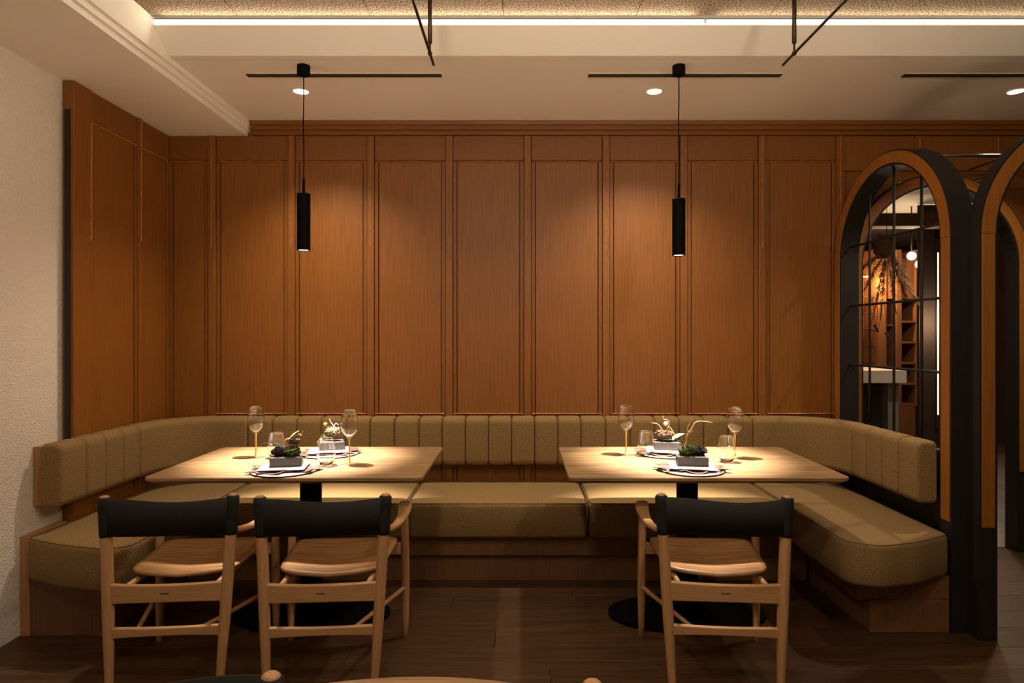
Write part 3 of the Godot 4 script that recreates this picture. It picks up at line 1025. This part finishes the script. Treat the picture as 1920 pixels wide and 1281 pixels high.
func build_far_chandelier():
	var t := thing("rod_chandelier", "dark metal rod pair hung beyond the arched lattice screen", "lamp", Vector3(2.72, 2.345, 0.12), 0, "rod chandeliers")
	put("arm", bar(Vector3(0, 0, 0), Vector3(0, 0, 1.7), 0.0065, 12), M.rod, t)
	put("arm", bar(Vector3(0, -0.078, 0.05), Vector3(0, -0.078, 1.6), 0.0065, 12), M.rod, t)
	for z in [1.1, 1.55]:
		put("hanger", bar(Vector3(0, -0.078, z), Vector3(0, ACOUSTIC - 2.345 - 0.004, z), 0.0075, 12), M.rod, t)

# ---------------------------------------------------------------- place settings
func make_wine(called: String, label: String, at: Vector3):
	var t := thing(called, label, "glass", at, 0, "wine glasses with amber stems")
	put("bowl", lathe([Vector2(0.0, 0.1187), Vector2(0.005, 0.119), Vector2(0.010, 0.121), Vector2(0.024, 0.137), Vector2(0.036, 0.155), Vector2(0.0405, 0.172), Vector2(0.0395, 0.195), Vector2(0.0345, 0.225), Vector2(0.0298, 0.2485), Vector2(0.0296, 0.2495), Vector2(0.0292, 0.2500), Vector2(0.0288, 0.2495), Vector2(0.0288, 0.2485), Vector2(0.0336, 0.225), Vector2(0.0386, 0.195), Vector2(0.0396, 0.172), Vector2(0.0352, 0.156), Vector2(0.0235, 0.1390), Vector2(0.010, 0.1255), Vector2(0.0, 0.1240)], 40), M.thick_glass, t)
	put("stem", lathe([Vector2(0.0075, 0.0035), Vector2(0.0045, 0.010), Vector2(0.0036, 0.036), Vector2(0.0034, 0.09), Vector2(0.0042, 0.112), Vector2(0.006, 0.1185), Vector2(0.0, 0.1186)], 20), M.amber, t)
	put("foot", lathe([Vector2(0.0, 0.0045), Vector2(0.008, 0.0035), Vector2(0.038, 0.0015), Vector2(0.0392, 0.0008), Vector2(0.038, 0.0003), Vector2(0.0, 0.0003)], 40), M.glass, t)
	put("foot_rim", ring_tube(0.0385, 0.0012, 0.0015), M.thick_glass, t)

func ring_tube(r: float, q: float, y: float) -> ArrayMesh:
	var prof := []
	for i in 9: prof.append(Vector2(r + q * cos(TAU * i / 8), y + q * sin(TAU * i / 8)))
	return lathe(prof, 48)

func make_tumbler(label: String, at: Vector3):
	var t := thing("tumbler", label, "glass", at, 0, "stemless glasses")
	put("glass", lathe([Vector2(0.0, 0.0004), Vector2(0.020, 0.0004), Vector2(0.0265, 0.004), Vector2(0.037, 0.022), Vector2(0.042, 0.045), Vector2(0.0405, 0.075), Vector2(0.035, 0.108), Vector2(0.0325, 0.1205), Vector2(0.0323, 0.1215), Vector2(0.0319, 0.122), Vector2(0.0315, 0.1215), Vector2(0.0316, 0.1205), Vector2(0.0341, 0.108), Vector2(0.0396, 0.075), Vector2(0.0411, 0.045), Vector2(0.0360, 0.0235), Vector2(0.0255, 0.0085), Vector2(0.0, 0.0070)], 40), M.thick_glass, t)

func leaf_shape(L: float, w: float, bend: float) -> ArrayMesh:
	var rings := []
	for i in 9:
		var t := i / 8.0
		var hw := w * sin(PI * clampf(t * 0.94 + 0.03, 0, 1))
		var y := bend * sin(t * PI * 0.5)
		rings.append(PackedVector3Array([Vector3(-hw, y + hw * 0.25, -L * t), Vector3(0, y + 0.0008, -L * t), Vector3(hw, y + hw * 0.25, -L * t), Vector3(0, y - 0.0008, -L * t)]))
	return loft(rings)

func twig(pts: Array, r: float) -> ArrayMesh:
	var c := Curve3D.new()
	for i in pts.size():
		var a: Vector3 = pts[maxi(i - 1, 0)]
		var b: Vector3 = pts[mini(i + 1, pts.size() - 1)]
		c.add_point(pts[i], -(b - a) * 0.2, (b - a) * 0.2)
	c.bake_interval = 0.006
	r *= 1.3
	var path := c.get_baked_points()
	var rad := []
	for i in path.size(): rad.append(r * lerpf(1.0, 0.5, float(i) / path.size()))
	return tube(path, rad, 7)

func napkin_stack(w: float, d: float, h: float) -> ArrayMesh:
	# folded cloth: three soft layers joined at the fold
	var parts := []
	for k in 3:
		var hh := h / 3.0
		var o := outline([Vector2(-w / 2, -d / 2), Vector2(w / 2 - 0.004 * k, -d / 2), Vector2(w / 2 - 0.004 * k, d / 2), Vector2(-w / 2, d / 2)], [0.006], 3)
		parts.append([loft([ring_xz(o, hh * k, 0.004), ring_xz(o, hh * (k + 0.25), 0.0), ring_xz(o, hh * (k + 0.75), 0.0), ring_xz(o, hh * (k + 1.0), 0.004)]), Transform3D.IDENTITY])
	parts.append([rbox(Vector3(w * 0.99, h * 0.96, 0.010), 0.005, 3), Transform3D(Basis.IDENTITY, Vector3(0, h * 0.5, d / 2 - 0.003))])
	return join(parts)

func wavy_leather(w: float, d: float, seed_: int) -> ArrayMesh:
	var o := PackedVector2Array()
	var f := FastNoiseLite.new()
	f.seed = seed_
	f.frequency = 0.9
	for i in 56:
		var a := TAU * i / 56
		var k := 1.0 + 0.45 * f.get_noise_2d(cos(a) * 2.2, sin(a) * 2.2)
		o.append(Vector2(w * 0.5 * cos(a) * k, d * 0.5 * sin(a) * k))
	var rings := []
	for q in [[0.0, 0.0], [0.0022, 0.0], [0.0024, 0.004], [0.0024, 0.02]]:
		var ring := ring_xz(o, q[0], q[1])
		for i in ring.size():
			ring[i].y += 0.0040 * (1.0 + sin(i * 0.9 + seed_)) * (1.0 if q[1] < 0.01 else 0.3)
		rings.append(ring)
	return loft(rings)

func setting(where: String, at: Vector3, turn: float):
	# plate, tan leather, white card, folded cloth
	var y := at.y
	var p := thing("plate", "round white plate with dark rim, " + where, "plate", at, 0, "plates")
	put("dish", lathe([Vector2(0.0, 0.0004), Vector2(0.138, 0.0004), Vector2(0.1425, 0.0035), Vector2(0.1425, 0.0062), Vector2(0.139, 0.0072), Vector2(0.0, 0.0066)], 64), M.plate, p)
	put("rim", lathe([Vector2(0.1425, 0.0010), Vector2(0.1445, 0.0020), Vector2(0.1445, 0.0055), Vector2(0.1425, 0.0066)], 64), M.plate_rim, p)
	var l := thing("leather_mat", "tan leather mat with torn wavy edge, " + where, "mat", at + Vector3(0, 0.0074, 0.006), turn, "leather mats")
	put("leather", wavy_leather(0.30, 0.205, int(absf(at.x) * 100)), M.tan, l)
	var c := thing("menu_card", "white folded card under grey napkin, " + where, "card", at + Vector3(0, 0.0190, 0.012), turn, "menu cards")
	put("sheet", rbox(Vector3(0.195, 0.0025, 0.150), 0.001), M.card, c, Vector3(0, 0.00125, 0))
	put("sheet", rbox(Vector3(0.193, 0.0022, 0.148), 0.001), M.card, c, Vector3(0.001, 0.0037, 0.001), Vector3(0, 0.02, 0))
	var n := thing("folded_napkin", "folded grey cloth napkin block, " + where, "napkin", at + Vector3(0.006, 0.0239, -0.006), turn + 0.06, "folded napkins")
	put("cloth", napkin_stack(0.135, 0.085, 0.042), M.cloth, n)
	return at + Vector3(0.006, 0.0680, -0.006)

func build_settings():
	var T := 0.7452
	var z := func(px_y: float) -> float: return 0.0
	make_wine("wine_glass", "wine glass with amber stem on the left table, nearer the plaster wall", Vector3(-1.292, T, 0.851))
	make_wine("wine_glass", "wine glass with amber stem on the left table, farther from the plaster wall", Vector3(-0.794, T, 1.002))
	make_wine("wine_glass", "wine glass with amber stem on the right table, farther from the lattice screen", Vector3(0.530, T, 0.785))
	make_wine("wine_glass", "wine glass with amber stem on the right table, nearer the lattice screen", Vector3(1.045, T, 0.872))
	make_tumbler("stemless glass on the left table beside the wall-side wine glass", Vector3(-1.185, T, 0.865))
	make_tumbler("stemless glass on the left table beside the chair-side wine glass", Vector3(-0.893, T, 1.030))
	make_tumbler("stemless glass on the right table near the bench side setting", Vector3(0.625, T, 0.810))
	make_tumbler("stemless glass on the right table nearest the lattice screen", Vector3(0.975, T, 0.960))
	# left table: setting on the chair side, then on the bench side
	var a: Vector3 = setting("chair side of the left table", Vector3(-1.036, T, 1.155), 0.16)
	plant_dark_left(a)
	var b: Vector3 = setting("bench side of the left table", Vector3(-0.958, T, 0.76), 0.22)
	plant_light_left(b)
	var c: Vector3 = setting("chair side of the right table", Vector3(0.757, T, 1.142), -0.20)
	plant_dark_right(c)
	var d: Vector3 = setting("bench side of the right table", Vector3(0.735, T, 0.76), -0.24)
	plant_light_right(d)

func tuft(n: int, spread: Vector3, L: float, seed_: int) -> ArrayMesh:
	# many small leaflets grown over a clump, one part
	var r := RandomNumberGenerator.new()
	r.seed = seed_
	var parts := []
	var shapes := [leaf_shape(L, L * 0.22, L * 0.5), leaf_shape(L * 1.3, L * 0.16, L * 0.2), leaf_shape(L * 0.7, L * 0.25, L * 0.3)]
	for i in n:
		var d := Vector3(r.randf_range(-1, 1), r.randf_range(-0.1, 1), r.randf_range(-1, 1)).normalized()
		var b := Basis.looking_at(d + Vector3(r.randf_range(-0.5, 0.5), r.randf_range(-0.3, 0.5), r.randf_range(-0.5, 0.5)) + Vector3(0.001, 0, 0), Vector3(0.1, 1, 0.05))
		parts.append([shapes[i % 3], Transform3D(b, d * spread * r.randf_range(0.75, 1.0))])
	return join(parts)

func leaves(parent: Node, n: int, spread: Vector3, L: float, mat: Material, seed_: int, lift := 0.5, called := "leaf"):
	var r := RandomNumberGenerator.new()
	r.seed = seed_
	for i in n:
		var m := leaf_shape(L * r.randf_range(0.7, 1.25), L * 0.17, L * lift * r.randf())
		put(called, m, mat, parent, Vector3(r.randf_range(-1, 1) * spread.x, spread.y * r.randf_range(0.5, 1.0), r.randf_range(-1, 1) * spread.z), Vector3(r.randf_range(0.0, 0.9), r.randf() * TAU, r.randf_range(-0.4, 0.4)))

func plant_dark_left(at: Vector3):
	var t := thing("table_arrangement", "dark bark and green moss with crooked twig on chair-side napkin, left table", "arrangement", at, 0.1, "table arrangements")
	put("bark", blob(Vector3(0.045, 0.018, 0.026), 3, 0.55, 2.2), M.bark, t, Vector3(-0.022, 0.015, 0.0))
	put("bark", blob(Vector3(0.020, 0.020, 0.018), 8, 0.5, 2.6), M.bark, t, Vector3(-0.028, 0.028, 0.012))
	put("moss", blob(Vector3(0.034, 0.020, 0.026), 5, 0.7, 3.2), M.moss, t, Vector3(0.026, 0.016, 0.005))
	put("moss_sprigs", tuft(110, Vector3(0.030, 0.018, 0.022), 0.012, 21), M.moss, t, Vector3(0.026, 0.017, 0.005))
	put("bark_flakes", tuft(70, Vector3(0.038, 0.016, 0.022), 0.012, 61), M.bark, t, Vector3(-0.022, 0.016, 0.0))
	put("twig", twig([Vector3(-0.02, 0.03, 0), Vector3(-0.045, 0.05, 0.005), Vector3(-0.07, 0.042, 0.0), Vector3(-0.09, 0.056, 0.0), Vector3(-0.12, 0.042, 0.0)], 0.0022), M.dark_twig, t)
	put("twig", twig([Vector3(0.0, 0.03, 0), Vector3(-0.005, 0.065, 0), Vector3(0.02, 0.075, -0.01), Vector3(0.05, 0.09, -0.01), Vector3(0.062, 0.085, 0.0), Vector3(0.068, 0.105, 0.0)], 0.0026), M.twig, t)
	put("twig", twig([Vector3(0.03, 0.03, 0), Vector3(0.036, 0.06, 0.005), Vector3(0.02, 0.07, 0.01), Vector3(0.012, 0.055, 0.01)], 0.002), M.dark_twig, t)
	put("seed_head", blob(Vector3(0.022, 0.014, 0.014), 12, 0.7, 3.0), M.dry, t, Vector3(0.03, 0.062, -0.006))
	put("leaf", leaf_shape(0.058, 0.010, 0.012), M.leaf_straw, t, Vector3(0.006, 0.066, 0.0), Vector3(0.5, -1.15, 0))

func plant_light_left(at: Vector3):
	var t := thing("table_arrangement", "pale lichen and curling tendrils with yellow ball flower on bench-side napkin, left table", "arrangement", at, 0.0, "table arrangements")
	put("moss", blob(Vector3(0.030, 0.014, 0.022), 31, 0.6, 3.0), M.moss, t, Vector3(-0.018, 0.012, 0.01))
	put("lichen", blob(Vector3(0.036, 0.022, 0.024), 33, 0.6, 3.0), M.dry, t, Vector3(0.006, 0.032, 0.0))
	put("lichen_sprigs", tuft(60, Vector3(0.030, 0.020, 0.020), 0.014, 22), M.leaf_white, t, Vector3(0.008, 0.038, 0.0))
	put("moss_sprigs", tuft(60, Vector3(0.028, 0.014, 0.020), 0.012, 27), M.moss, t, Vector3(-0.018, 0.013, 0.008))
	put("stem", twig([Vector3(0.0, 0.04, 0), Vector3(-0.012, 0.058, 0), Vector3(-0.026, 0.073, 0)], 0.0018), M.twig, t)
	put("ball_flower", blob(Vector3.ONE * 0.0095, 40, 0.15, 5.0), M.yellow, t, Vector3(-0.030, 0.080, 0.0))
	put("tendril", twig([Vector3(0.01, 0.04, 0), Vector3(0.012, 0.065, 0), Vector3(0.004, 0.082, 0), Vector3(-0.004, 0.092, 0), Vector3(-0.010, 0.108, 0)], 0.0022), M.leaf_white, t)
	put("tendril", twig([Vector3(0.012, 0.045, 0), Vector3(0.020, 0.062, 0), Vector3(0.014, 0.074, 0), Vector3(0.024, 0.084, 0), Vector3(0.036, 0.078, 0)], 0.0022), M.leaf_white, t)

func plant_dark_right(at: Vector3):
	var t := thing("table_arrangement", "dark moss with tall forked branch on chair-side napkin, right table", "arrangement", at, -0.1, "table arrangements")
	put("bark", blob(Vector3(0.036, 0.018, 0.026), 51, 0.55, 2.4), M.bark, t, Vector3(0.030, 0.016, 0.0))
	put("moss", blob(Vector3(0.034, 0.019, 0.026), 52, 0.7, 3.2), M.moss, t, Vector3(-0.024, 0.016, 0.004))
	put("moss_sprigs", tuft(120, Vector3(0.034, 0.019, 0.024), 0.012, 23), M.moss, t, Vector3(-0.022, 0.017, 0.004))
	put("bark_flakes", tuft(70, Vector3(0.034, 0.017, 0.022), 0.012, 62), M.bark, t, Vector3(0.030, 0.017, 0.0))
	put("branch", twig([Vector3(-0.035, 0.02, 0), Vector3(-0.024, 0.055, 0), Vector3(-0.02, 0.085, 0), Vector3(0.0, 0.115, 0.0), Vector3(0.016, 0.142, 0.0), Vector3(0.045, 0.148, 0.0), Vector3(0.088, 0.143, 0.0)], 0.0028), M.twig, t)
	put("branch", twig([Vector3(-0.014, 0.095, 0), Vector3(-0.020, 0.115, 0), Vector3(-0.008, 0.14, 0.0), Vector3(-0.002, 0.165, 0.0)], 0.0018), M.twig, t)
	put("branch", twig([Vector3(-0.022, 0.08, 0), Vector3(-0.006, 0.098, 0), Vector3(0.006, 0.102, 0.0), Vector3(-0.004, 0.108, 0.0)], 0.0018), M.twig, t)

func plant_light_right(at: Vector3):
	var t := thing("table_arrangement", "brown pod cluster and curling stems on leaf, bench-side napkin, right table", "arrangement", at, 0.0, "table arrangements")
	put("leaf", leaf_shape(0.12, 0.035, 0.0), M.leaf_green, t, Vector3(-0.055, 0.002, 0.005), Vector3(0, -1.65, 0))
	put("leaf", leaf_shape(0.07, 0.024, 0.02), M.leaf_green, t, Vector3(0.03, 0.004, 0.01), Vector3(0.1, -1.2, 0))
	put("pod_cluster", blob(Vector3(0.036, 0.024, 0.026), 61, 0.8, 3.6, 18), M.dry, t, Vector3(-0.022, 0.026, 0.006))
	put("pod_scales", tuft(80, Vector3(0.032, 0.022, 0.024), 0.013, 28), M.dry, t, Vector3(-0.022, 0.027, 0.006))
	put("pod", blob(Vector3(0.016, 0.013, 0.013), 62, 0.2, 2.0), M.tan, t, Vector3(0.022, 0.034, -0.006))
	put("flower", blob(Vector3(0.011, 0.011, 0.011), 63, 0.35, 4.0), M.leaf_white, t, Vector3(-0.006, 0.084, 0.0))
	put("stem", twig([Vector3(-0.02, 0.04, 0), Vector3(-0.03, 0.062, 0), Vector3(-0.048, 0.082, 0), Vector3(-0.078, 0.088, 0)], 0.002), M.twig, t)
	put("stem", twig([Vector3(-0.015, 0.04, 0), Vector3(0.004, 0.06, 0), Vector3(0.012, 0.085, 0), Vector3(0.002, 0.102, 0), Vector3(-0.018, 0.108, 0), Vector3(-0.02, 0.122, 0)], 0.0022), M.twig, t)
	put("stem", twig([Vector3(0.045, 0.01, 0), Vector3(0.03, 0.045, 0), Vector3(0.012, 0.07, 0)], 0.0018), M.leaf_straw, t)
	put("leaf", leaf_shape(0.05, 0.009, 0.01), M.leaf_straw, t, Vector3(0.044, 0.028, 0.0), Vector3(-0.7, 2.6, 0))
	leaves(t, 4, Vector3(0.012, 0.06, 0.01), 0.016, M.leaf_green, 24, 0.6, "sprig")

# ---------------------------------------------------------------- room beyond the arched opening
func build_far_room():
	tag(struct("floor_far", rbox(Vector3(4.2, 0.1, 4.7), 0.002), M.far_floor, Vector3(4.0, -0.052, -2.42)), "pale stone floor of the room beyond the arched opening", "floor")
	tag(struct("ceiling_far", rbox(Vector3(4.2, 0.1, 4.7), 0.002), M.far_ceiling, Vector3(4.0, 2.62, -2.47)), "taupe ceiling of the room beyond the arched opening", "ceiling")
	tag(struct("wall_far_left", rbox(Vector3(0.1, 2.7, 4.6), 0.002), M.far_wall, Vector3(1.94, 1.3, -2.42)), "brown side wall of the room beyond the arched opening", "wall")
	tag(struct("wall_far_right", rbox(Vector3(0.1, 2.7, 4.6), 0.002), M.far_wall, Vector3(6.1, 1.3, -2.42)), "brown end wall of the room beyond the arched opening", "wall")
	tag(struct("wall_far_back", rbox(Vector3(4.2, 2.7, 0.1), 0.002), M.far_wall, Vector3(4.0, 1.3, -4.75)), "brown back wall of the room beyond the arched opening", "wall")
	tag(struct("beam_far", rbox(Vector3(4.0, 0.11, 0.16), 0.003), M.far_beam, Vector3(4.0, 2.33, -1.5)), "brown beam across the room beyond the arched opening", "beam")
	# bar counter
	var c := thing("bar_counter", "pale topped bar counter with terrazzo end in the room beyond", "counter", Vector3(3.05, 0, -1.42))
	put("countertop", rbox(Vector3(0.42, 0.11, 1.0), 0.006), M.counter, c, Vector3(0, 0.995, -0.45))
	put("end_panel", rbox(Vector3(0.09, 0.938, 0.9), 0.004), M.terrazzo, c, Vector3(0.135, 0.47, -0.47))
	put("front_panel", rbox(Vector3(0.24, 0.938, 0.8), 0.004), M.far_dark, c, Vector3(-0.05, 0.47, -0.5))
	# wall cabinet: lit lattice, lit niche, open compartments, tall doors
	var w := thing("wall_cabinet", "tall oak wall cabinet with lit lattice and open shelves beyond", "cabinet", Vector3(3.4, 0, -3.10))
	put("back_board", rbox(Vector3(1.6, 2.3, 0.03), 0.003), M.far_wood, w, Vector3(0.75, 1.15, -0.30))
	put("lower_body", rbox(Vector3(0.98, 0.55, 0.28), 0.004), M.far_wood, w, Vector3(0.53, 0.28, -0.14))
	put("bottom_shelf", rbox(Vector3(0.63, 0.02, 0.28), 0.003), M.counter, w, Vector3(0.36, 0.97, -0.14))
	put("lower_door", rbox(Vector3(0.63, 0.40, 0.02), 0.003), M.far_wood, w, Vector3(0.36, 0.76, -0.02))
	put("pilaster", rbox(Vector3(0.10, 1.34, 0.28), 0.003), M.far_wood, w, Vector3(0.645, 1.65, -0.14))
	put("pilaster", rbox(Vector3(0.06, 1.75, 0.28), 0.003), M.far_wood, w, Vector3(0.835, 1.43, -0.14))
	for k in 3:
		put("lattice_upright", rbox(Vector3(0.016, 0.86, 0.016), 0.002), M.far_dark, w, Vector3(0.36 + 0.085 * k, 1.41, -0.05))
	for k in 5:
		put("lattice_rail", rbox(Vector3(0.30, 0.018, 0.016), 0.002), M.far_dark, w, Vector3(0.45, 1.03 + 0.188 * k, -0.066))
	put("niche_shelf", rbox(Vector3(0.11, 0.016, 0.24), 0.002), M.far_wood, w, Vector3(0.75, 1.46, -0.16))
	put("niche_shelf", rbox(Vector3(0.11, 0.016, 0.24), 0.002), M.far_wood, w, Vector3(0.75, 1.86, -0.16))
	for k in 6:
		put("shelf", rbox(Vector3(0.15, 0.024, 0.26), 0.002), M.far_wood, w, Vector3(0.94, 0.57 + 0.232 * k, -0.13))
	put("cubby_back", rbox(Vector3(0.15, 1.2, 0.01), 0.002), M.far_dark, w, Vector3(0.94, 1.16, -0.25))
	put("pilaster", rbox(Vector3(0.05, 1.75, 0.28), 0.003), M.far_wood, w, Vector3(1.045, 1.43, -0.14))
	put("top_panel", rbox(Vector3(0.5, 0.45, 0.02), 0.003), M.far_wood, w, Vector3(0.94, 1.98, -0.03))
	for k in 2:
		var dr := put("tall_door", rbox(Vector3(0.095, 2.28, 0.02), 0.003), M.far_wood, w, Vector3(1.12 + 0.1 * k, 1.15, -0.02))
		put("handle", rbox(Vector3(0.012, 0.06, 0.02), 0.004), M.far_dark, dr, Vector3(0.036 - 0.072 * k, -0.03, 0.016))
	put("niche_lamp", rbox(Vector3(0.42, 0.012, 0.02), 0.003), glow(Color(1.0, 0.78, 0.5), 4.0), w, Vector3(0.58, 2.02, -0.20))
	omni(w, Vector3(0.52, 1.90, 0.10), 0.22, Color(1.0, 0.78, 0.52), 0.04)
	# vertical light line by the screen
	var v := thing("vertical_led_light", "thin vertical warm light line beyond the lattice screen", "light", Vector3(3.86, 1.36, -1.88))
	put("light_profile", rbox(Vector3(0.03, 1.76, 0.02), 0.002), M.far_dark, v, Vector3(0, 0, -0.012))
	put("diffuser", rbox(Vector3(0.009, 1.50, 0.006), 0.002), glow(Color(1.0, 0.86, 0.62), 1.6), v)
	omni(v, Vector3(-0.10, 0.1, 0.16), 0.12, WARM, 0.05)
	var sp := thing("partition_panel", "dark brown panel carrying the vertical light line beyond", "panel", Vector3(3.86, 0, -1.92))
	put("panel", rbox(Vector3(0.32, 2.55, 0.03), 0.003), M.far_panel, sp, Vector3(0.0, 1.28, 0))
	# small opal globes
	for a in [[3.72, 2.10, "upper small opal globe lamp in the room beyond the lattice"], [3.80, 2.02, "lower small opal globe lamp in the room beyond the lattice"]]:
		var t := thing("globe_lamp", a[2], "lamp", Vector3(a[0], a[1], -2.05), 0, "opal globe lamps")
		put("globe", blob(Vector3.ONE * 0.04, 1, 0.0, 1.0, 14), glow(Color(1.0, 0.94, 0.86), 1.1), t)
		put("rod", bar(Vector3(0, 0.036, 0), Vector3(0, 2.568 - a[1], 0), 0.006, 8), M.rod, t)
		omni(t, Vector3.ZERO, 0.08, WARM, 0.041)
	var dl := thing("downlight", "round recessed downlight in the taupe ceiling of the room beyond", "light", Vector3(3.42, 2.57, -0.72), 0, "recessed downlights")
	put("trim_ring", lathe([Vector2(0.046, 0.0), Vector2(0.047, -0.003), Vector2(0.041, -0.004), Vector2(0.039, -0.002)], 32), M.bronze, dl)
	put("lens", lathe([Vector2(0.0, -0.0022), Vector2(0.03, -0.0024), Vector2(0.0395, -0.0015)], 32), glow(Color(1.0, 0.94, 0.86), 3.0), dl)
	spot(dl, Vector3(0, -0.008, 0), 0.9, Color(1.0, 0.92, 0.84), 0.035, 50.0, 0.9)
	# hanging dried flowers
	var h := thing("dried_flower_bunch", "bunch of dried pampas plumes hanging beyond the lattice screen", "dried flowers", Vector3(2.92, 2.02, -1.08))
	put("hanging_wire", bar(Vector3(0, 0.10, 0), Vector3(0, 0.548, 0), 0.002, 6), M.rod, h)
	put("knot", blob(Vector3(0.07, 0.09, 0.07), 71, 0.4, 2.5), M.pampas_dark, h, Vector3(-0.03, 0.03, 0))
	var r := RandomNumberGenerator.new()
	r.seed = 99
	var dirs := [Vector3(-0.20, -0.28, 0.05), Vector3(-0.14, -0.44, 0.08), Vector3(-0.05, -0.50, 0.0), Vector3(0.04, -0.46, 0.06), Vector3(0.16, -0.36, 0.0), Vector3(0.22, -0.40, 0.05), Vector3(-0.10, 0.10, 0.06), Vector3(0.02, 0.12, 0.02), Vector3(0.12, -0.20, 0.08), Vector3(-0.22, -0.14, 0.0)]
	for k in dirs.size():
		var tris := []
		var d: Vector3 = dirs[k]
		for i in 220:
			var t := r.randf_range(0.15, 1.0)
			var base := d * t + Vector3(0, -0.03 * t * t, 0)
			var off := Vector3(r.randf_range(-1, 1), r.randf_range(-1, 1), r.randf_range(-1, 1)).normalized() * r.randf_range(0.02, 0.055) * sin(PI * clampf(t * 0.8 + 0.15, 0, 1)) + d.normalized() * 0.03
			tris.append([bar(base, base + off, 0.0024, 3, 0.0006), Transform3D.IDENTITY])
		put("plume", join(tris), M.pampas if k % 3 != 1 else M.pampas_dark, h)
	for k in 5:
		var p0 := Vector3(-0.14 + 0.03 * k, -0.40, 0.05)
		put("berry_sprig", twig([p0, p0 + Vector3(0.01, -0.10, 0), p0 + Vector3(0.02 - 0.02 * (k % 3), -0.20 - 0.02 * k, 0)], 0.002), M.berry, h)
		put("berry", blob(Vector3.ONE * 0.011, 3, 0.2, 3.0, 7), M.berry, h, p0 + Vector3(0.018 - 0.02 * (k % 3), -0.20 - 0.02 * k, 0))
